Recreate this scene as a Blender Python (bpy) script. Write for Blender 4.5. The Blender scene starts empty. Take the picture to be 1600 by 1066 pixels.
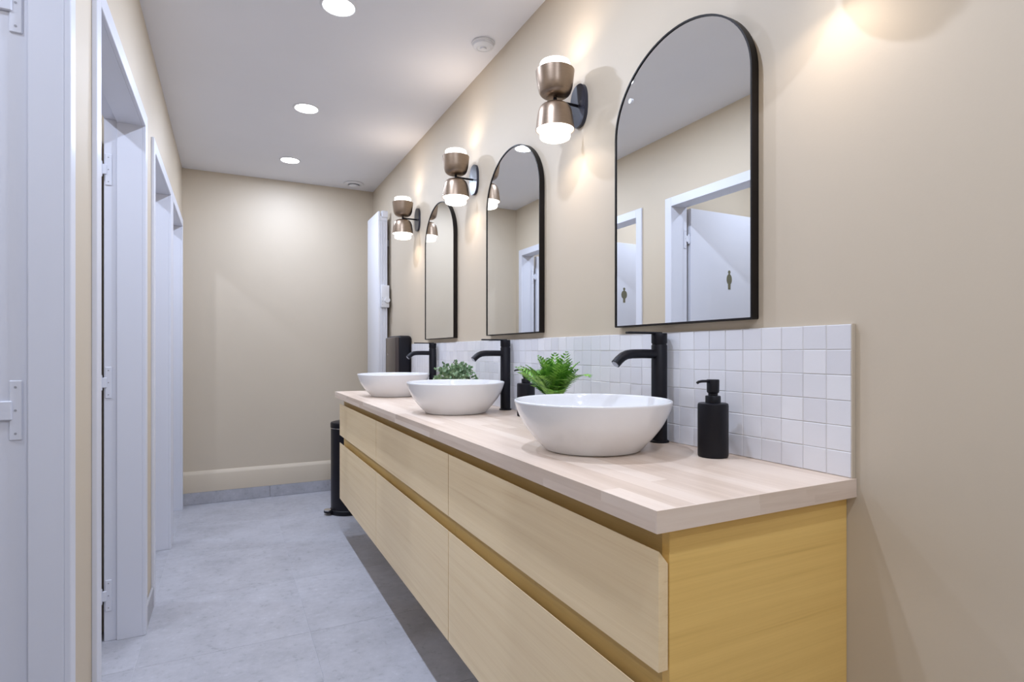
import bpy, bmesh, math, random
from mathutils import Vector, Matrix
PI = math.pi
random.seed(7)
S = bpy.context.scene
COL = S.collection

# ------------------------------------------------------------------ camera
EYE = 1.14
cam_d = bpy.data.cameras.new('camera')
cam = bpy.data.objects.new('camera', cam_d); COL.objects.link(cam)
cam.location = (0, 0, EYE)
cam.rotation_euler = (PI/2, 0, -math.radians(26.67))
cam_d.sensor_width = 36; cam_d.lens = 880/1600*36; cam_d.shift_y = 17.5/1600
cam_d.clip_start = 0.02
S.camera = cam
# ------------------------------------------------------------------ world, exposure
w = bpy.data.worlds.new('world'); S.world = w; w.use_nodes = True
w.node_tree.nodes['Background'].inputs[0].default_value = (.8, .85, 1, 1)
w.node_tree.nodes['Background'].inputs[1].default_value = .05
S.view_settings.view_transform = 'Standard'; S.view_settings.look = 'None'
S.view_settings.gamma = 1; S.view_settings.use_curve_mapping = False
S.view_settings.exposure = 0.0
DOWN_W, STALL_W, SCONCE_W = 11.5, 9.3, .42
DOWN_C, SCONCE_C = (.69, .79, 1.0), (1.0, .84, .70)

# ------------------------------------------------------------------ room measures
XR, XL, YB, YN, ZC = 1.10, -.312, 4.84, -1.4, 2.51
XW = -1.5                                    # back of the cubicles
DOORS = [(.72, 1.488), (1.81, 2.69), (3.03, 3.80), (3.94, 4.70)]
ZD = 2.05

# ------------------------------------------------------------------ materials
def mat(name, col, rough=.5, metal=0, **kw):
    m = bpy.data.materials.new(name); m.use_nodes = True
    b = m.node_tree.nodes['Principled BSDF']
    b.inputs['Base Color'].default_value = (*col, 1)
    b.inputs['Roughness'].default_value = rough; b.inputs['Metallic'].default_value = metal
    for k, v in kw.items(): b.inputs[k].default_value = v
    return m
def nn(m, typ, **kw):
    n = m.node_tree.nodes.new(typ)
    for k, v in kw.items():
        if k in n.inputs: n.inputs[k].default_value = v
        else: setattr(n, k, v)
    return n
def bsdf(m): return m.node_tree.nodes['Principled BSDF']
def ln(m, a, b): m.node_tree.links.new(a, b)
def pos(m, scale=(1, 1, 1), rnd=0):
    g = nn(m, 'ShaderNodeNewGeometry'); mp = nn(m, 'ShaderNodeMapping')
    mp.inputs['Scale'].default_value = scale
    src = g.outputs['Position']
    if rnd:
        oi = nn(m, 'ShaderNodeObjectInfo'); mu = nn(m, 'ShaderNodeMath', operation='MULTIPLY')
        mu.inputs[1].default_value = rnd; ln(m, oi.outputs['Random'], mu.inputs[0])
        ad = nn(m, 'ShaderNodeVectorMath', operation='ADD')
        ln(m, src, ad.inputs[0]); ln(m, mu.outputs[0], ad.inputs[1]); src = ad.outputs[0]
    ln(m, src, mp.inputs['Vector']); return mp.outputs[0]
def ramp(m, fac, stops):
    r = nn(m, 'ShaderNodeValToRGB'); e = r.color_ramp.elements
    while len(e) < len(stops): e.new(.5)
    for i, (p, c) in enumerate(stops): e[i].position = p; e[i].color = (*c, 1)
    ln(m, fac, r.inputs[0]); return r.outputs[0]
def bump(m, h, strength, dist=.001):
    b = nn(m, 'ShaderNodeBump'); b.inputs['Strength'].default_value = strength; b.inputs['Distance'].default_value = dist
    ln(m, h, b.inputs['Height']); ln(m, b.outputs[0], bsdf(m).inputs['Normal'])
def mul(c, k): return tuple(min(1, x*k) for x in c)
def paint(name, col, rough=.55, amp=.02, bs=.15, sc=180):
    m = mat(name, col, rough)
    n = nn(m, 'ShaderNodeTexNoise', Scale=1.7, Detail=4.0); ln(m, pos(m), n.inputs['Vector'])
    ln(m, ramp(m, n.outputs['Fac'], [(.3, mul(col, 1-amp)), (.7, mul(col, 1+amp))]), bsdf(m).inputs['Base Color'])
    f = nn(m, 'ShaderNodeTexNoise', Scale=float(sc), Detail=2.0); ln(m, pos(m), f.inputs['Vector'])
    bump(m, f.outputs['Fac'], bs, .0006); return m
def oak(name, axis, c0=(.79, .57, .30), c1=(.96, .765, .475), rough=.42):
    m = mat(name, c1, rough)
    sc = {'y': (26, 1.1, 60), 'x': (1.1, 26, 60)}[axis]
    n1 = nn(m, 'ShaderNodeTexNoise', Scale=1.0, Detail=6.0, Roughness=.6, Distortion=.4); ln(m, pos(m, sc), n1.inputs['Vector'])
    sc2 = {'y': (120, 6, 420), 'x': (6, 120, 420)}[axis]
    n2 = nn(m, 'ShaderNodeTexNoise', Scale=1.0, Detail=3.0); ln(m, pos(m, sc2), n2.inputs['Vector'])
    mx = nn(m, 'ShaderNodeMath', operation='MULTIPLY_ADD'); mx.inputs[1].default_value = .35
    ln(m, n2.outputs['Fac'], mx.inputs[0]); ln(m, n1.outputs['Fac'], mx.inputs[2])
    mid = tuple((a+b)/2 for a, b in zip(c0, c1))
    ln(m, ramp(m, mx.outputs[0], [(.36, c0), (.56, tuple(.35*a+.65*b for a, b in zip(c0, c1))), (.86, c1)]), bsdf(m).inputs['Base Color'])
    bump(m, n2.outputs['Fac'], .12, .0004); return m
def stavewood(name, A=(45, 2.2, 45), B=(300, 9, 300), k=1.0):
    m = mat(name, (.7, .55, .43), .38)
    n1 = nn(m, 'ShaderNodeTexNoise', Scale=1.0, Detail=5.0, Roughness=.6, Distortion=.5); ln(m, pos(m, A, 9.0), n1.inputs['Vector'])
    n2 = nn(m, 'ShaderNodeTexNoise', Scale=1.0, Detail=2.0); ln(m, pos(m, B, 9.0), n2.inputs['Vector'])
    oi = nn(m, 'ShaderNodeObjectInfo')
    a = nn(m, 'ShaderNodeMath', operation='MULTIPLY_ADD'); a.inputs[1].default_value = .27; ln(m, oi.outputs['Random'], a.inputs[0])
    h = nn(m, 'ShaderNodeMath', operation='MULTIPLY'); h.inputs[1].default_value = .42; ln(m, n1.outputs['Fac'], h.inputs[0]); ln(m, h.outputs[0], a.inputs[2])
    b = nn(m, 'ShaderNodeMath', operation='MULTIPLY_ADD'); b.inputs[1].default_value = .12; ln(m, n2.outputs['Fac'], b.inputs[0]); ln(m, a.outputs[0], b.inputs[2])
    ln(m, ramp(m, b.outputs[0], [(.10, (.56, .42, .315)), (.40, (.76, .62, .505)), (.75, (.88, .76, .65))]), bsdf(m).inputs['Base Color'])
    bump(m, n2.outputs['Fac'], .06, .0003); return m
def stone(name, base=(.425, .425, .462), rough=.5):
    m = mat(name, base, rough)
    a = nn(m, 'ShaderNodeTexNoise', Scale=6.0, Detail=8.0, Roughness=.65); ln(m, pos(m, (1, 1, 1), 13.0), a.inputs['Vector'])
    v = nn(m, 'ShaderNodeTexNoise', Scale=34.0, Detail=4.0, Roughness=.7); ln(m, pos(m, (1, 1, 1), 13.0), v.inputs['Vector'])
    mx = nn(m, 'ShaderNodeMix', data_type='RGBA')
    c1 = ramp(m, a.outputs['Fac'], [(.30, mul(base, .74)), (.5, base), (.70, mul(base, 1.20))])
    c2 = ramp(m, v.outputs['Fac'], [(.28, mul(base, .50)), (.42, mul(base, .96)), (.60, mul(base, 1.04)), (.72, mul(base, 1.32))])
    mx.inputs[0].default_value = .5
    ln(m, c1, mx.inputs[6]); ln(m, c2, mx.inputs[7]); ln(m, mx.outputs[2], bsdf(m).inputs['Base Color'])
    bump(m, v.outputs['Fac'], .08, .0006); return m
def rnd_tint(name, c0, c1, rough, bscale=60., bs=.15):
    m = mat(name, c0, rough); oi = nn(m, 'ShaderNodeObjectInfo')
    ln(m, ramp(m, oi.outputs['Random'], [(0, c0), (1, c1)]), bsdf(m).inputs['Base Color'])
    n = nn(m, 'ShaderNodeTexNoise', Scale=bscale, Detail=2.0); ln(m, pos(m), n.inputs['Vector']); bump(m, n.outputs['Fac'], bs, .002); return m
def leafmat(name, c0, c1, rough=.45):
    m = mat(name, c0, rough)
    n = nn(m, 'ShaderNodeTexNoise', Scale=55.0, Detail=2.0); ln(m, pos(m), n.inputs['Vector'])
    ln(m, ramp(m, n.outputs['Fac'], [(.3, c0), (.7, c1)]), bsdf(m).inputs['Base Color']); return m
def brushed(name, col, rough=.3):
    m = mat(name, col, rough, 1.0)
    n = nn(m, 'ShaderNodeTexNoise', Scale=1.0, Detail=3.0); ln(m, pos(m, (30, 30, 900)), n.inputs['Vector'])
    ln(m, ramp(m, n.outputs['Fac'], [(.3, mul(col, .88)), (.7, mul(col, 1.1))]), bsdf(m).inputs['Base Color'])
    bump(m, n.outputs['Fac'], .05, .0003); return m
def glow(name, col, s):
    m = mat(name, (.9, .9, .9), .4)
    b = bsdf(m); b.inputs['Emission Color'].default_value = (*col, 1); b.inputs['Emission Strength'].default_value = s; return m

M = dict(
    wall=paint('beige_paint', (.60, .515, .40)),
    ceil=paint('ceiling_paint', (.78, .775, .80), .7),
    white=paint('white_gloss_paint', (.70, .715, .79), .35, .012, .05),
    floor=stone('grey_stone'), grout=paint('floor_grout', (.52, .525, .56), .8),
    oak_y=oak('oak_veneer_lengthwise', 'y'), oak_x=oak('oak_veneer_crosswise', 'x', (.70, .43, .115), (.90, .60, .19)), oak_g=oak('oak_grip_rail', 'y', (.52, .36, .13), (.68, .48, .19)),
    dark=mat('drawer_cavity', (.10, .07, .04), .8),
    stave=stavewood('laminated_beech'), stave_e=stavewood('beech_edge_strip', (3, 45, 60), (12, 300, 300)),
    tile=rnd_tint('white_glazed_tile', (.72, .72, .76), (.82, .82, .85), .22),
    tgrout=paint('tile_grout', (.68, .67, .66), .8),
    black=paint('matt_black', (.005, .005, .009), .42, .1, .06), plate=paint('black_metal', (.022, .024, .04), .28, .1, .05),
    frame=paint('black_frame', (.007, .0045, .004), .45, .1, .05),
    mirror=mat('mirror_silver', (.92, .935, .93), .0, 1.0),
    ceramic=paint('white_ceramic', (.83, .83, .84), .12, .005, 0), chrome=mat('chrome', (.7, .7, .72), .12, 1.0),
    bronze=brushed('brushed_bronze', (.33, .25, .185), .36),
    glass=glow('lit_opal_glass', (1, .94, .87), 2.6), led=glow('lit_led_panel', (.97, .98, 1), 14.0),
    rad=paint('radiator_enamel', (.80, .81, .86), .35, .01, .03), grey=paint('grey_plastic', (.35, .35, .38), .5),
    binm=paint('black_steel', (.010, .009, .014), .33, .1, .04), smoke=mat('smoked_plastic', (.055, .042, .04), .18), wplast=paint('white_plastic', (.74, .74, .76), .45, .02, .05),
    pict=paint('olive_vinyl', (.15, .145, .095), .5), fern=leafmat('fern_green', (.05, .20, .02), (.26, .55, .07)),
    bush=leafmat('sage_green', (.09, .20, .08), (.42, .55, .34)), stem=paint('green_stem', (.06, .12, .03), .6),
    pot=paint('pale_ceramic', (.55, .55, .54), .5), soil=paint('potting_moss', (.05, .04, .03), .9),
)

for k in ('black', 'frame', 'binm'): bsdf(M[k]).inputs['Specular IOR Level'].default_value = .28
# ------------------------------------------------------------------ mesh helpers
def obj(name, bm, m, parent=None, loc=None, sharp=35):
    bmesh.ops.recalc_face_normals(bm, faces=bm.faces[:])
    me = bpy.data.meshes.new(name); bm.to_mesh(me); bm.free()
    if sharp:
        for p in me.polygons: p.use_smooth = True
        me.set_sharp_from_angle(angle=math.radians(sharp))
    me.materials.append(M[m] if isinstance(m, str) else m)
    return link(name, me, parent, loc)
def link(name, me, parent=None, loc=None):
    o = bpy.data.objects.new(name, me); COL.objects.link(o)
    if parent: o.parent = parent
    if loc: o.location = loc
    return o
def box(bm, x0, x1, y0, y1, z0, z1, bev=0, seg=2):
    r = bmesh.ops.create_cube(bm, size=1)
    vs = r['verts']
    for v in vs: v.co = Vector(((x0+x1)/2+v.co.x*(x1-x0), (y0+y1)/2+v.co.y*(y1-y0), (z0+z1)/2+v.co.z*(z1-z0)))
    if bev:
        es = list({e for v in vs for e in v.link_edges})
        bmesh.ops.bevel(bm, geom=es, offset=bev, segments=seg, profile=.5, affect='EDGES')
    return bm
def bx(*a, **k): return box(bmesh.new(), *a, **k)
def lathe(bm, prof, seg=48, c=(0, 0, 0)):
    rings = []
    for r, z in prof:
        if r < 1e-6: rings.append([bm.verts.new((c[0], c[1], c[2]+z))])
        else: rings.append([bm.verts.new((c[0]+r*math.cos(2*PI*i/seg), c[1]+r*math.sin(2*PI*i/seg), c[2]+z)) for i in range(seg)])
    for a, b in zip(rings, rings[1:]):
        for i in range(seg):
            j = (i+1) % seg
            f = [a[i % len(a)], a[j % len(a)], b[j % len(b)], b[i % len(b)]]
            f = list(dict.fromkeys(f))
            if len(f) > 2:
                try: bm.faces.new(f)
                except ValueError: pass
    return bm
def smooth_prof(p, n=5):
    out = []
    for i in range(len(p)-1):
        a = p[max(i-1, 0)]; b = p[i]; c = p[i+1]; d = p[min(i+2, len(p)-1)]
        for k in range(n):
            t = k/n
            out.append(tuple(max(0, .5*(2*b[j]+(c[j]-a[j])*t+(2*a[j]-5*b[j]+4*c[j]-d[j])*t*t+(3*b[j]-a[j]-3*c[j]+d[j])*t**3)) if j == 0
                             else .5*(2*b[j]+(c[j]-a[j])*t+(2*a[j]-5*b[j]+4*c[j]-d[j])*t*t+(3*b[j]-a[j]-3*c[j]+d[j])*t**3) for j in (0, 1)))
    out.append(p[-1]); return out
def tube(bm, pts, rad, seg=12, cap=True):
    pts = [Vector(p) for p in pts]; rad = rad if isinstance(rad, (list, tuple)) else [rad]*len(pts)
    rings = []; n = None
    for i, p in enumerate(pts):
        t = (pts[min(i+1, len(pts)-1)]-pts[max(i-1, 0)]).normalized()
        if n is None: n = t.orthogonal().normalized()
        n = (n-t*n.dot(t)).normalized(); b = t.cross(n)
        rings.append([bm.verts.new(p+rad[i]*(n*math.cos(2*PI*k/seg)+b*math.sin(2*PI*k/seg))) for k in range(seg)])
    for a, b in zip(rings, rings[1:]):
        for k in range(seg): bm.faces.new((a[k], a[(k+1) % seg], b[(k+1) % seg], b[k]))
    if cap: bm.faces.new(rings[0][::-1]); bm.faces.new(rings[-1])
    return bm
def prism(bm, poly, fn, h0, h1):
    """extrude a 2-D outline; fn(a, b, h) gives the 3-D point"""
    A = [bm.verts.new(fn(a, b, h0)) for a, b in poly]; B = [bm.verts.new(fn(a, b, h1)) for a, b in poly]
    bm.faces.new(A); bm.faces.new(B[::-1]); n = len(A)
    for i in range(n): bm.faces.new((A[i], A[(i+1) % n], B[(i+1) % n], B[i]))
    return bm
def tag(o, label, cat=None, group=None):
    o['label'] = label
    if cat: o['category'] = cat
    if group: o['group'] = group
    return o
def thing(name, label, cat, loc=(0, 0, 0), group=None, rz=0):
    o = bpy.data.objects.new(name, None); COL.objects.link(o); o.location = loc; o.rotation_euler.z = rz
    o.empty_display_size = .1
    return tag(o, label, cat, group)
def struct(o): o['kind'] = 'structure'; return o
def snode(name, loc=(0, 0, 0)):
    o = bpy.data.objects.new(name, None); COL.objects.link(o); o.location = loc; return struct(o)
def dup(o, loc=None, label=None, parent=None):
    c = o.copy(); COL.objects.link(c); c.parent = parent
    if loc: c.location = loc
    if label: c['label'] = label
    for ch in list(o.children): dup(ch, parent=c)
    return c
def area(parent, loc, size, watt, col, down=True, spread=PI):
    l = bpy.data.lights.new('lamp_light', 'AREA'); l.shape = 'DISK'; l.size = size; l.energy = watt; l.color = col; l.spread = spread
    o = bpy.data.objects.new('lamp_light', l); COL.objects.link(o); o.parent = parent; o.location = loc
    if not down: o.rotation_euler = (PI, 0, 0)
    return o

# ================================================================== the room
fl = struct(obj('floor', bx(XW-.1, XR+.1, YN-.1, YB+.1, -.1, -.0012), 'grout', sharp=0))
struct(obj('ceiling', bx(XW-.1, XR+.1, YN-.1, YB+.1, ZC, ZC+.1), 'ceil', sharp=0))
struct(obj('wall_right', bx(XR, XR+.1, YN-.1, YB+.1, 0, ZC), 'wall', sharp=0))
struct(obj('wall_back', bx(XW-.1, XR, YB, YB+.1, 0, ZC), 'wall', sharp=0))
struct(obj('wall_near', bx(XW-.1, XR, YN-.1, YN, 0, ZC), 'wall', sharp=0))
XI = XL-.128                                   # cubicle side of the left wall
bm = bmesh.new(); ye = [YN]
for a, b in DOORS: ye += [a-.02, b+.02]
ye.append(YB)
for i in range(0, len(ye), 2): box(bm, XI, XL, ye[i], ye[i+1], 0, ZC)
for i in range(1, len(ye)-1, 2): box(bm, XI, XL, ye[i], ye[i+1], ZD+.02, ZC)
struct(obj('wall_left', bm, 'wall', sharp=0))
struct(obj('wall_cubicle_back', bx(XW-.1, XW, YN, YB, 0, ZC), 'wall', sharp=0))
for y0, y1 in ((.60, .70), (1.62, 1.74), (2.80, 2.90), (3.845, 3.90)):
    struct(obj('wall_cubicle_side', bx(XW, XI, y0, y1, 0, ZC), 'wall', sharp=0))

# floor tiles, each a piece of the floor
tile_meshes = {}
def slab(name, w, h, t, bev, key_mat, axis='z'):
    k = (name, round(w, 4), round(h, 4), axis)
    if k not in tile_meshes:
        d = {'z': (w, h, t), 'x': (t, w, h), 'y': (w, t, h)}[axis]
        b = bx(-d[0]/2, d[0]/2, -d[1]/2, d[1]/2, -d[2]/2, d[2]/2, bev=bev, seg=1)
        bmesh.ops.recalc_face_normals(b, faces=b.faces[:])
        me = bpy.data.meshes.new(name); b.to_mesh(me); b.free(); me.materials.append(M[key_mat]); tile_meshes[k] = me
    return tile_meshes[k]
xs = [XW, -.905, -.305, .295, .895, XR]
ys = [YN, -1.18]+[-1.18+.6*k for k in range(1, 11)]+[YB]
for i in range(len(xs)-1):
    for j in range(len(ys)-1):
        a, b, c, d = xs[i]+.0008, xs[i+1]-.0008, ys[j]+.0008, ys[j+1]-.0008
        link('floor_tile', slab('floor_tile', b-a, d-c, .006, .0005, 'floor'), fl, ((a+b)/2, (c+d)/2, -.003))

# painted ledge and tile skirting on the back wall, skirting on the left wall
bm = prism(bmesh.new(), [(YB, .09), (YB-.02, .09), (YB-.02, .218), (YB-.0165, .226), (YB-.004, .245), (YB, .247)], lambda a, b, h: (h, a, b), XL, XR)
struct(obj('baseboard_back', bm, 'wall', sharp=60))
sk = snode('trim_1', (0, YB-.011, .045))
x = XL
while x < XR-.01:
    e = min(x+.6, XR); link('skirting_tile', slab('skirting_tile', e-x-.002, .088, .018, .001, 'floor', 'y'), sk, ((x+e)/2, 0, 0)); x = e
sk = snode('trim_2', (XL+.006, 0, .045))
for a, b in ((DOORS[1][1]+.056, DOORS[2][0]-.056), (DOORS[0][1]+.056, DOORS[1][0]-.056)):
    link('skirting_tile', slab('skirting_tile', b-a, .088, .01, .001, 'floor', 'x'), sk, (0, (a+b)/2, 0))

# ------------------------------------------------------------------ doors
def arch3(bm, x0, x1, a, b, z, t):            # three boards round an opening
    box(bm, x0, x1, a-t, a, 0, z+t, .0015, 1); box(bm, x0, x1, b, b+t, 0, z+t, .0015, 1); box(bm, x0, x1, a-.001, b+.001, z, z+t, .0015, 1); return bm
def pictogram(parent, x, y, z, k=1.0, wide=1.0):
    out = []
    def half():
        # right half outline, from the crown of the head down to the feet
        for i in range(9): t = PI*i/8*.86; yield (.011*math.sin(t), .052+.012*math.cos(t))
        for i in range(1, 12): t = PI*i/12; yield (max(.006, .023*wide*math.sin(t)**.8), .004+.034*math.cos(t))
        yield (.0115, -.030); yield (.0105, -.062)
    h = list(half()); poly = [(a*k, b*k) for a, b in h]+[(-a*k, b*k) for a, b in h[::-1] if a > 1e-5]
    o = obj('pictogram', prism(bmesh.new(), poly, lambda a, b, d: (x+a, y-d, z+b), 0, .002), 'pict', parent, sharp=0)
    return tag(o, 'olive figure pictogram')
for n, (a, b) in enumerate(DOORS, 1):
    d = snode('door_%d' % n, (0, 0, 0)); LD = .060 if n == 1 else .085; HX = XL-.092 if n == 1 else XI+.004
    obj('casing', arch3(bmesh.new(), XL, XL+.012, a, b, ZD, .042 if n == 1 else .055), 'white', d, sharp=30)
    obj('lining', arch3(bmesh.new(), XL-LD, XL+.0005, a, b, ZD, .0195), 'white', d, sharp=30)
    obj('rebate', arch3(bmesh.new(), XI, XL-LD, a-.010, b+.010, ZD+.010, .0095), 'white', d, sharp=30)
    lf = obj('leaf', bx(XI-.022-.78, XI-.022, b-.002, b+.038, .008, ZD+.005, .0015, 1), 'white', d, sharp=30)
    for hz in (.18, 1.02, 1.86):
        bm = bmesh.new()
        box(bm, HX, HX+.022, b+.0065, b+.0105, hz-.062, hz+.062, .002, 1)
        box(bm, XI-.024, HX+.006, b+.003, b+.0105, hz-.020, hz+.020, .002, 1)
        tube(bm, [(XI-.010, b+.004, hz-.03), (XI-.010, b+.004, hz+.03)], .006, 10)
        hg = obj('hinge', bm, 'white', lf)
        for q in (-.048, 0, .048):
            obj('screw', tube(bmesh.new(), [(HX+.011, b+.0066, hz+q), (HX+.011, b+.0058, hz+q)], .0024, 8), 'grey', lf)
    if n in (2, 3): pictogram(lf, -.80, b-.002, 1.618, 1.0, 1.0 if n == 2 else 1.25)

# ================================================================== vanity
YS = [.703, 1.679, 2.656, 3.632]
XF, ZV0, ZV1 = .618, .227, .8555
clab = ['oak veneer wall-hung vanity cabinet at the near end below the nearest basin',
        'oak veneer wall-hung vanity cabinet in the middle of the three',
        'oak veneer wall-hung vanity cabinet at the far end beside the black bin']
for i in range(3):
    y0, y1 = YS[i], YS[i+1]-.001
    c = thing('vanity_cabinet', clab[i], 'cabinet', (XF, y0, ZV0), 'vanity cabinets')
    L, H, D = y1-y0, ZV1-ZV0, XR-XF-.001
    bm = bmesh.new(); box(bm, .0215 if i == 0 else .034, D, 0, .018, 0, H, .0006, 1); box(bm, .034, D, L-.018, L, 0, H, .0006, 1)
    box(bm, .0215, D, .018, L-.018, 0, .018); box(bm, .085, D, .018, L-.018, H-.018, H); box(bm, D-.012, D, .018, L-.018, .018, H-.018)
    obj('carcass', bm, 'oak_x', c, sharp=30)
    for z0, z1 in ((.623-ZV0, .818-ZV0), (0, .576-ZV0)):
        # front board, its top edge bevelled down to the back as a finger pull
        pf = [(0, z0), (0, z1), (.0012, z1), (.0195, z1-.022), (.0195, z0)]
        dr = obj('drawer_front', prism(bmesh.new(), pf, lambda a, b, h: (a, h, b), .0017, L-.0017), 'oak_y', c, sharp=30)
        obj('drawer_box', bx(.055, D-.02, .03, L-.03, z0+.02, z1-.045), 'oak_y', c, sharp=0)
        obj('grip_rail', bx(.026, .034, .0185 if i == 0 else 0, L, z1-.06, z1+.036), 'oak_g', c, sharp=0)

# worktop: glued staves, two layers, each stave a piece
wt = thing('worktop', 'long laminated pale wooden worktop carrying the three white basins', 'worktop', (.596, .686, .856))
WX, WY = XR-.001-.596, 3.675-.686
rows = 12; rw = WX/rows
for layer, (z0, z1) in enumerate(((0, .018), (.018, .036))):
    for r in range(rows):
        y = -random.random()*.4
        while y < WY-.002:
            e = min(max(y+random.uniform(.4, .95), .07), WY)
            if WY-e < .08: e = WY
            ya = max(y, 0); zz = random.uniform(0, .00012) if layer else 0
            if e > .01: obj('stave', bx(r*rw, (r+1)*rw, ya, e, z0, z1+zz), 'stave', wt, sharp=0)
            y = e
    x = 0
    while x < WX-.001:                         # edge strip across the near end
        e = min(x+random.uniform(.10, .26), WX)
        if WX-e < .05: e = WX
        obj('end_stave', bx(x, e, -.003, 0, z0, z1), 'stave_e', wt, sharp=0); x = e

# splashback of small square tiles
sp = thing('tile_splashback', 'low splashback of small white square tiles running along the right wall', 'splashback', (XR, .688, .8925))
TW, TH, COLS, ROWS = .0523, .0505, 57, 6
obj('grout_bed', bx(-.0086, -.0005, 0, COLS*TW, 0, ROWS*TH), 'tgrout', sp, sharp=0)
rest = bmesh.new()
for cI in range(COLS):
    for rI in range(ROWS):
        yc, zc = (cI+.5)*TW, (rI+.5)*TH
        if cI < 50:
            t = link('tile', slab('tile', TW-.0014, TH-.0014, .006, .0009, 'tile', 'x'), sp, (-.0068+random.uniform(-.0004, .0004), yc+random.uniform(-.0003, .0003), zc+random.uniform(-.0003, .0003)))
            t.rotation_euler = (random.uniform(-.004, .004), random.uniform(-.009, .009), random.uniform(-.009, .009))
        else: box(rest, -.0098, -.0038, yc-TW/2+.0008, yc+TW/2-.0008, zc-TH/2+.0008, zc+TH/2-.0008, .0009, 1)
t = obj('tile', rest, 'tile', sp, sharp=0); t['kind'] = 'stuff'
obj('edge_trim', bx(-.0105, -.0005, -.002, -.0002, 0, ROWS*TH+.001), 'wall', sp, sharp=0)

# ------------------------------------------------------------------ basins
BY = [1.203, 2.178, 3.156]
base = [(.112, 0), (.122, .002), (.130, .010), (.153, .034), (.175, .063), (.190, .092), (.198, .114), (.2005, .123), (.1985, .1265), (.1955, .1255), (.1925, .118), (.184, .092), (.165, .058), (.135, .030), (.085, .017), (.024, .014)]
prof = [(0, 0)]+smooth_prof(base, 4)+[(.022, .008), (0, .008)]
blab = ['round white ceramic vessel basin nearest the camera', 'round white ceramic vessel basin in the middle of the worktop', 'round white ceramic vessel basin farthest away, beside the black dispenser']
b0 = thing('vessel_basin', blab[0], 'basin', (.835, BY[0], .8922), 'vessel basins')
obj('bowl', lathe(bmesh.new(), prof, 80), 'ceramic', b0, sharp=60)
obj('drain', lathe(bmesh.new(), [(0, .0165), (.017, .0165), (.021, .0145), (.021, .0085), (0, .0085)], 32), 'chrome', b0)
for k in (1, 2): dup(b0, (.835, BY[k], .8922), blab[k])

# ------------------------------------------------------------------ taps
flab = ['tall matt black basin tap behind the nearest basin', 'tall matt black basin tap behind the middle basin', 'tall matt black basin tap behind the farthest basin']
f0 = thing('basin_tap', flab[0], 'tap', (1.062, 1.208, .8922), 'black basin taps')
obj('base_ring', lathe(bmesh.new(), [(0, 0), (.0265, 0), (.0265, .004), (.024, .006), (0, .006)], 40), 'black', f0)
obj('body', lathe(bmesh.new(), [(0, .006), (.0215, .006), (.0215, .266), (.0205, .268), (.0195, .268), (.0195, .272), (0, .272)], 40), 'black', f0)
pts = [(-.015, 0, .243), (-.06, 0, .2435), (-.095, 0, .243), (-.112, 0, .241), (-.126, 0, .2355), (-.138, 0, .227), (-.149, 0, .2165)]
spt = obj('spout', tube(bmesh.new(), pts, [.0125]*7, 20), 'black', f0, sharp=50)
obj('aerator', tube(bmesh.new(), [(-.147, 0, .2185), (-.1505, 0, .2152)], .0095, 18), 'grey', spt)
hd = obj('handle_cap', lathe(bmesh.new(), [(0, .272), (.0205, .272), (.0215, .274), (.0215, .298), (.0205, .3), (0, .3)], 40), 'black', f0)
obj('lever', bx(-.112, .006, -.0075, .0075, .2975, .3035, .002, 1), 'black', hd)
for k, y in ((1, 2.178), (2, 3.146)): dup(f0, (1.062, y, .8922), flab[k])

# ------------------------------------------------------------------ soap dispensers
s0 = thing('soap_dispenser', 'matt black pump soap dispenser standing near the end of the worktop', 'soap dispenser', (1.028, .982, .8922), 'black soap dispensers')
obj('bottle', lathe(bmesh.new(), [(0, 0), (.032, 0), (.0345, .002), (.035, .005), (.035, .122), (.0338, .1262), (.031, .1275), (0, .1275)], 48), 'black', s0)
obj('collar', lathe(bmesh.new(), [(0, .1275), (.0175, .1275), (.0175, .143), (.0165, .1445), (0, .1445)], 36), 'black', s0)
pm = obj('pump_head', lathe(bmesh.new(), [(0, .1445), (.011, .1445), (.011, .150), (.014, .153), (.0145, .181), (.0135, .183), (0, .183)], 36), 'black', s0)
obj('nozzle', tube(bmesh.new(), [(-.006, 0, .1795), (-.036, 0, .1795), (-.047, 0, .178), (-.050, 0, .1755)], .0032, 10), 'black', pm)
dup(s0, (1.03, 1.93, .8922), 'matt black pump soap dispenser behind the green fern, beside the middle tap')

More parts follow.
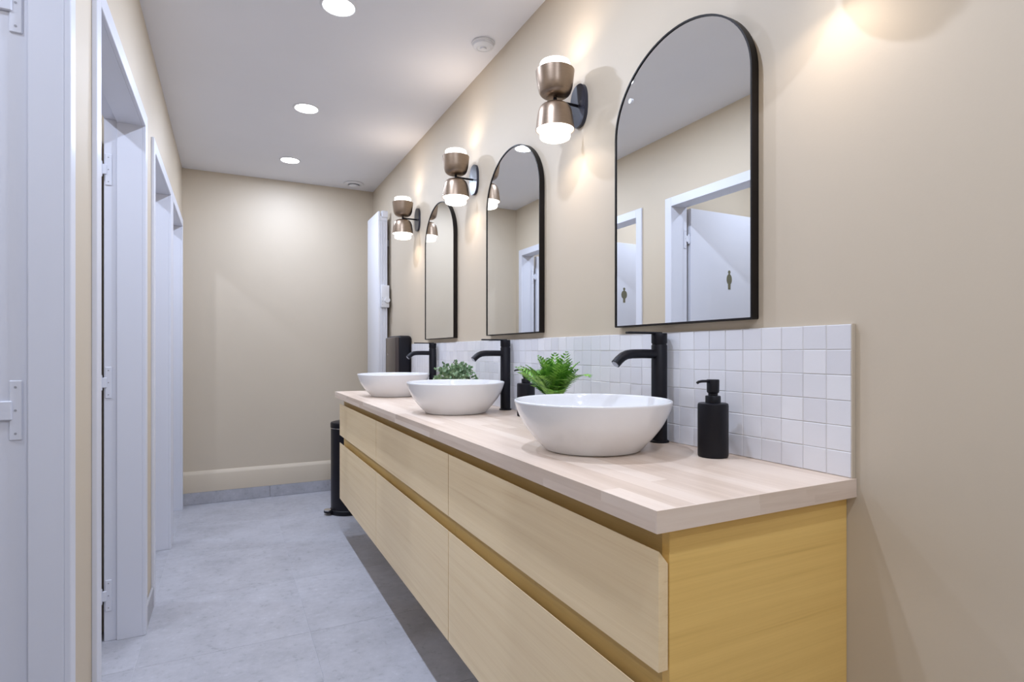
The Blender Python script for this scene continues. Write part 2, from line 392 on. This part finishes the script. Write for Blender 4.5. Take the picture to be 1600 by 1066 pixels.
# ------------------------------------------------------------------ mirrors
RISE = .222
def outline(hw, z0, zs, o, n=40, rc=.003):
    w_ = hw-o; r = max(rc-o, .0008); p = []
    for i in range(5): t = PI+PI/2*i/4; p.append((-w_+r+r*math.cos(t), z0+o+r+r*math.sin(t)))
    for i in range(5): t = 1.5*PI+PI/2*i/4; p.append((w_-r+r*math.cos(t), z0+o+r+r*math.sin(t)))
    for i in range(n+1): t = PI*i/n; p.append((w_*math.cos(t), zs+(RISE-o)*math.sin(t)))
    return p
mlab = ['tall arched mirror in thin black frame above the nearest basin, the largest in view', 'arched black framed mirror above the middle basin', 'narrow-looking arched black framed mirror above the farthest basin']
for k, (a, b) in enumerate(((.912, 1.429), (1.906, 2.414), (2.843, 3.340))):
    hw = (b-a)/2; z0, zs = 1.2165, (2.020, 2.017, 2.002)[k]-RISE
    m = thing('arched_mirror', mlab[k], 'mirror', (XR-.0005, (a+b)/2, 0), 'arched mirrors')
    bm = bmesh.new(); R = []
    for o, xx in ((0, 0), (0, -.0225), (.0045, -.0225), (.0045, 0)):
        R.append([bm.verts.new((xx, y, z)) for y, z in outline(hw, z0, zs, o)])
    n = len(R[0])
    for q in range(4):
        A, B = R[q], R[(q+1) % 4]
        for i in range(n): bm.faces.new((A[i], A[(i+1) % n], B[(i+1) % n], B[i]))
    obj('frame', bm, 'frame', m, sharp=40)
    obj('mirror_pane', prism(bmesh.new(), outline(hw, z0, zs, .0047), lambda y, z, h: (h, y, z), -.0195, -.002), 'mirror', m, sharp=0)
    if k == 0:
        obj('sticker', tube(bmesh.new(), [(-.0196, .1825, 1.895), (-.0235, .1825, 1.895)], .0075, 20), 'wplast', m)

# ------------------------------------------------------------------ wall sconces
slab_ = ['bronze double-cup wall sconce between the nearest and middle mirrors', 'bronze double-cup wall sconce between the middle and farthest mirrors',
         'bronze double-cup wall sconce between the farthest mirror and the white radiator', 'bronze double-cup wall sconce near the wall end, before the nearest mirror']
def sconce(loc, label):
    s = thing('wall_sconce', label, 'wall lamp', loc, 'wall sconces')
    pl = []
    for i in range(48):
        t = 2*PI*i/48; c, q = math.cos(t), math.sin(t)
        pl.append((.047*math.copysign(abs(c)**.8, c), .074*math.copysign(abs(q)**.8, q)))
    obj('backplate', prism(bmesh.new(), pl, lambda a, b, h: (h, a, b), -.0005, -.013), 'plate', s, sharp=40)
    AX = -.104
    bm = bmesh.new(); tube(bm, [(-.012, 0, 0), (AX, 0, 0)], .0048, 12); obj('arm', bm, 'black', s)
    obj('stem', tube(bmesh.new(), [(AX, 0, -.016), (AX, 0, .016)], .0062, 14), 'black', s)
    cup = smooth_prof([(.012, .009), (.034, .0115), (.0505, .022), (.0585, .041), (.0628, .068), (.0665, .100)], 5)
    cupp = [(0, .010)]+cup+[(.0650, .1005), (.0640, .094), (0, .094)]
    gl = [(0, .0942), (.0635, .0942), (.0635, .099), (.0625, .100), (.0525, .1005), (.0525, .124), (.0505, .1285), (.046, .131), (0, .132)]
    for sg in (1, -1):
        obj('cup', lathe(bmesh.new(), [(r, sg*z) for r, z in cupp], 56, (AX, 0, 0)), 'bronze', s, sharp=40)
        g = obj('diffuser', lathe(bmesh.new(), [(r, sg*z) for r, z in gl], 48, (AX, 0, 0)), 'glass', s, sharp=40)
        tag(g, 'lit white opal glass diffuser')
        area(s, (AX, 0, sg*.134), .085, SCONCE_W, SCONCE_C, sg < 0, math.radians(150))
    return s
sc = sconce((XR, 1.655, 2.0), slab_[0])
for k, y in ((1, 2.598), (2, 3.545), (3, .712)): dup(sc, (XR, y, 2.0), slab_[k])

# ------------------------------------------------------------------ ceiling
def downlight(loc, label, watt=DOWN_W):
    d = thing('recessed_downlight', label, 'ceiling light', loc, 'recessed downlights')
    obj('trim_ring', lathe(bmesh.new(), [(.060, 0), (.060, -.003), (.063, -.0045), (.070, -.003), (.0715, 0)], 48), 'wplast', d)
    tag(obj('led_panel', lathe(bmesh.new(), [(0, -.0005), (.0605, -.0005), (.0605, -.0025), (0, -.0025)], 48), 'led', d), 'glowing white disc')
    area(d, (0, 0, -.004), .055, watt, DOWN_C)
    return d
dl = ['round ceiling downlight cut by the top edge of the picture, nearest', 'round ceiling downlight second from the back wall', 'round ceiling downlight closest to the back wall']
for y, lab in ((2.30, dl[0]), (3.345, dl[1]), (4.30, dl[2]), (1.29, 'round ceiling downlight above the nearest basin'), (-.05, 'added unseen ceiling downlight above the camera'), (-.95, 'added unseen ceiling downlight behind the camera')):  # last two are out of view, added to light the near end
    downlight((.388, y, ZC), lab)
for n, (a, b) in enumerate(DOORS): downlight((-.95, (a+b)/2-.05, ZC), 'added unseen ceiling downlight inside cubicle %s' % ['nearest the camera', 'second from the camera', 'third from the camera', 'by the back wall'][n], STALL_W)  # unseen cubicle lamps, added to brighten the open door leaves
sd = thing('smoke_detector', 'round white detector on ceiling next to the right wall', 'smoke detector', (1.006, 2.286, ZC))
obj('base', lathe(bmesh.new(), [(0, 0), (.050, 0), (.052, -.004), (.050, -.009), (0, -.009)], 40), 'wplast', sd)
obj('cover', lathe(bmesh.new(), [(.047, -.009), (.045, -.018), (.030, -.024), (.028, -.022), (.014, -.023), (.013, -.030), (0, -.031)], 40), 'wplast', sd)
av = thing('ceiling_vent', 'round white air vent on ceiling near the far corner', 'vent', (.906, 4.667, ZC))
obj('flange', lathe(bmesh.new(), [(.045, 0), (.078, 0), (.080, -.004), (.074, -.010), (.050, -.012), (.045, -.006)], 40), 'wplast', av)
obj('valve_disc', lathe(bmesh.new(), [(0, -.012), (.036, -.012), (.040, -.017), (.030, -.024), (0, -.026)], 40), 'wplast', av)
obj('duct', lathe(bmesh.new(), [(0, -.001), (.046, -.001), (.046, -.004), (0, -.004)], 32), 'grey', av)

# ------------------------------------------------------------------ radiator
rd = thing('wall_radiator', 'tall narrow white vertical radiator on the right wall by the back corner', 'radiator', (XR, 4.245, .30))
H = 2.205-.30
obj('front_panel', bx(-.096, -.078, 0, .365, 0, H, .004, 2), 'rad', rd)
obj('core', bx(-.078, -.026, .004, .361, .01, H-.035), 'rad', rd, sharp=0)
for q in range(4): obj('side_rib', bx(-.075+q*.0125, -.0665+q*.0125, -.002, .006, .02, H-.075, .001, 1), 'rad', rd)
obj('top_cap', bx(-.0965, -.028, -.001, .366, H-.07, H-.066, .0015, 1), 'rad', rd)
obj('corner_clip', bx(-.070, -.022, -.008, .03, H-.045, H+.006, .006, 2), 'rad', rd)
obj('wall_bracket', bx(-.028, -.0005, .06, .30, H-.25, H-.20), 'grey', rd, sharp=0)
obj('wall_bracket', bx(-.028, -.0005, .06, .30, .25, .30), 'grey', rd, sharp=0)
th = obj('thermostat', bx(-.078, -.018, -.028, .002, 1.178, 1.345, .004, 2), 'wplast', rd)
obj('dial', tube(bmesh.new(), [(-.036, -.027, 1.232), (-.036, -.044, 1.232)], [.021, .019], 24), 'wplast', th)
for q in range(3): obj('indicator', tube(bmesh.new(), [(-.069, -.0275, 1.20+q*.025), (-.069, -.0295, 1.20+q*.025)], .0025, 8), 'grey', th)

# ------------------------------------------------------------------ paper dispenser
pdp = thing('paper_dispenser', 'black wall-mounted paper towel dispenser behind the farthest basin', 'paper dispenser', (XR-.0005, 3.685, .90))
obj('back_shell', bx(-.097, 0, 0, .275, .0, .352, .022, 4), 'black', pdp)
cv = obj('front_cover', bx(-.112, -.085, .003, .272, .03, .342, .010, 3), 'smoke', pdp)
obj('lock', tube(bmesh.new(), [(-.111, .20, .225), (-.114, .20, .225)], .008, 14), 'chrome', cv)
obj('paper_slot', bx(-.100, -.02, .02, .255, .018, .034, .004, 1), 'black', pdp)

# ------------------------------------------------------------------ pedal bin
pb = thing('pedal_bin', 'slim black pedal bin on the floor past the far end of the vanity', 'bin', (.762, 4.13, .0002))
obj('base', lathe(bmesh.new(), [(0, 0), (.124, 0), (.126, .006), (.126, .028), (.121, .034), (0, .034)], 48), 'black', pb)
obj('body', lathe(bmesh.new(), [(0, .034), (.119, .034), (.119, .602), (0, .602)], 56), 'binm', pb)
obj('rim_band', lathe(bmesh.new(), [(.112, .602), (.1205, .602), (.1205, .606), (.112, .606)], 56), 'chrome', pb)
obj('lid', lathe(bmesh.new(), [(0, .606), (.120, .606), (.1215, .610), (.1215, .636), (.118, .643), (.10, .648), (0, .654)], 56), 'black', pb)
pd = obj('pedal', prism(bmesh.new(), [(.030*math.cos(t), .042*math.sin(t)) for t in [2*PI*i/20 for i in range(20)]], lambda a, b, h: (-.140+a, b-.02, h), .018, .030), 'black', pb)
obj('pedal_plate', prism(bmesh.new(), [(.024*math.cos(t), .034*math.sin(t)) for t in [2*PI*i/20 for i in range(20)]], lambda a, b, h: (-.144+a, b-.02, h), .030, .036), 'chrome', pd)

# ------------------------------------------------------------------ plants
def pot(t, r0, r1, h):
    obj('pot', lathe(bmesh.new(), [(0, 0), (r0, 0), (r0+.002, .003), (r1, h), (r1-.004, h), (r1-.006, h-.012), (0, h-.012)], 40), 'pot', t)
    obj('moss', lathe(bmesh.new(), [(0, h-.012), (r1-.007, h-.012), (r1*.6, h-.004), (0, h)], 24), 'soil', t)
def frond(dirv, L, droop, npair=13, lw=.05):
    bm = bmesh.new(); d = Vector(dirv).normalized(); p = Vector((0, 0, 0)); pts = [p.copy()]; N = 16; dirs = []
    for i in range(N):
        d = (d+Vector((0, 0, -droop/N*(.3+1.4*i/N)))).normalized(); dirs.append(d.copy()); p = p+d*(L/N); pts.append(p.copy())
    dirs.append(d)
    tube(bm, pts, [.0016*(1-.75*i/N) for i in range(N+1)], 4)
    for i in range(3, N+1):
        t = i/N; q = pts[i]; dd = dirs[i]; side = dd.cross(Vector((0, 0, 1)))
        if side.length < .05: side = Vector((1, 0, 0))
        side.normalize(); up = side.cross(dd).normalized()
        ll = lw*(math.sin(PI*(.12+.86*t)))**.7*random.uniform(.85, 1.15)
        for sg in (-1, 1):
            v = (side*sg*.75+dd*.75+up*.28).normalized(); wv = dd.cross(v).cross(v).normalized()*(.0030+ll*.06)
            mid = q+v*ll*.45-Vector((0, 0, .002)); tip = q+v*ll-Vector((0, 0, ll*.18))
            a = bm.verts.new(q); b = bm.verts.new(mid+wv); c = bm.verts.new(tip); e = bm.verts.new(mid-wv); f_ = bm.verts.new(mid+up*-.0015)
            bm.faces.new((a, b, f_)); bm.faces.new((b, c, f_)); bm.faces.new((c, e, f_)); bm.faces.new((e, a, f_))
    return bm
pl = thing('potted_fern', 'bright green potted fern between the nearest basin and the tiled wall', 'plant', (.965, 1.61, .8922))
pot(pl, .030, .038, .085)
spec = []
for i in range(54):
    a = 2*PI*(i*.618); el = random.uniform(.62, 1.35)
    spec.append((a, el, random.uniform(.115, .175), random.uniform(.5, 1.0)))
spec += [(-PI/2-.25, 1.02, .205, .15), (-PI/2-.1, .75, .26, 1.0), (PI/2+.15, .62, .24, .55), (PI/2+.4, .72, .22, .5), (-PI/2-.5, .85, .22, .6)]
for a, el, L, dr in spec:
    v = Vector((math.cos(a)*math.cos(el), math.sin(a)*math.cos(el), math.sin(el)))
    v.x *= .26 if v.x > 0 else .7
    obj('frond', frond(v, L, dr, lw=.05), 'fern', pl, (0, 0, .076), sharp=0)
bp = thing('potted_shrub', 'small leafy sage-green potted plant behind the middle basin', 'plant', (.968, 2.53, .8922))
pot(bp, .036, .046, .095)
def sprig(v, L):
    bm = bmesh.new(); d = v.normalized(); p = Vector(); pts = [p.copy()]
    for i in range(6):
        d = (d+Vector([random.uniform(-.15, .15) for _ in range(3)])+Vector((0, 0, .06))).normalized(); p = p+d*L/6; pts.append(p.copy())
    tube(bm, pts, [.0012]*7, 4)
    for i in range(1, 7):
        for k in range(4):
            a = Vector([random.gauss(0, 1) for _ in range(3)]).normalized(); lv = (d*.6+a).normalized()
            s = lv.orthogonal().normalized(); s.rotate(Matrix.Rotation(random.random()*6.28, 3, lv)); l = random.uniform(.013, .021); w_ = l*.36
            o = pts[i]; P = [o, o+lv*l*.3+s*w_*.9, o+lv*l*.65+s*w_, o+lv*l, o+lv*l*.65-s*w_, o+lv*l*.3-s*w_*.9]
            bm.faces.new([bm.verts.new(q) for q in P])
    return bm
for i in range(56):
    a = 2*PI*i*.618; el = math.asin(min(1, .08+.92*((i+.5)/56)))
    v = Vector((math.cos(a)*math.cos(el), math.sin(a)*math.cos(el), math.sin(el)))
    if v.x > .38: v.x = .38
    obj('sprig', sprig(v, random.uniform(.085, .118)), 'bush', bp, (0, 0, .095), sharp=0)
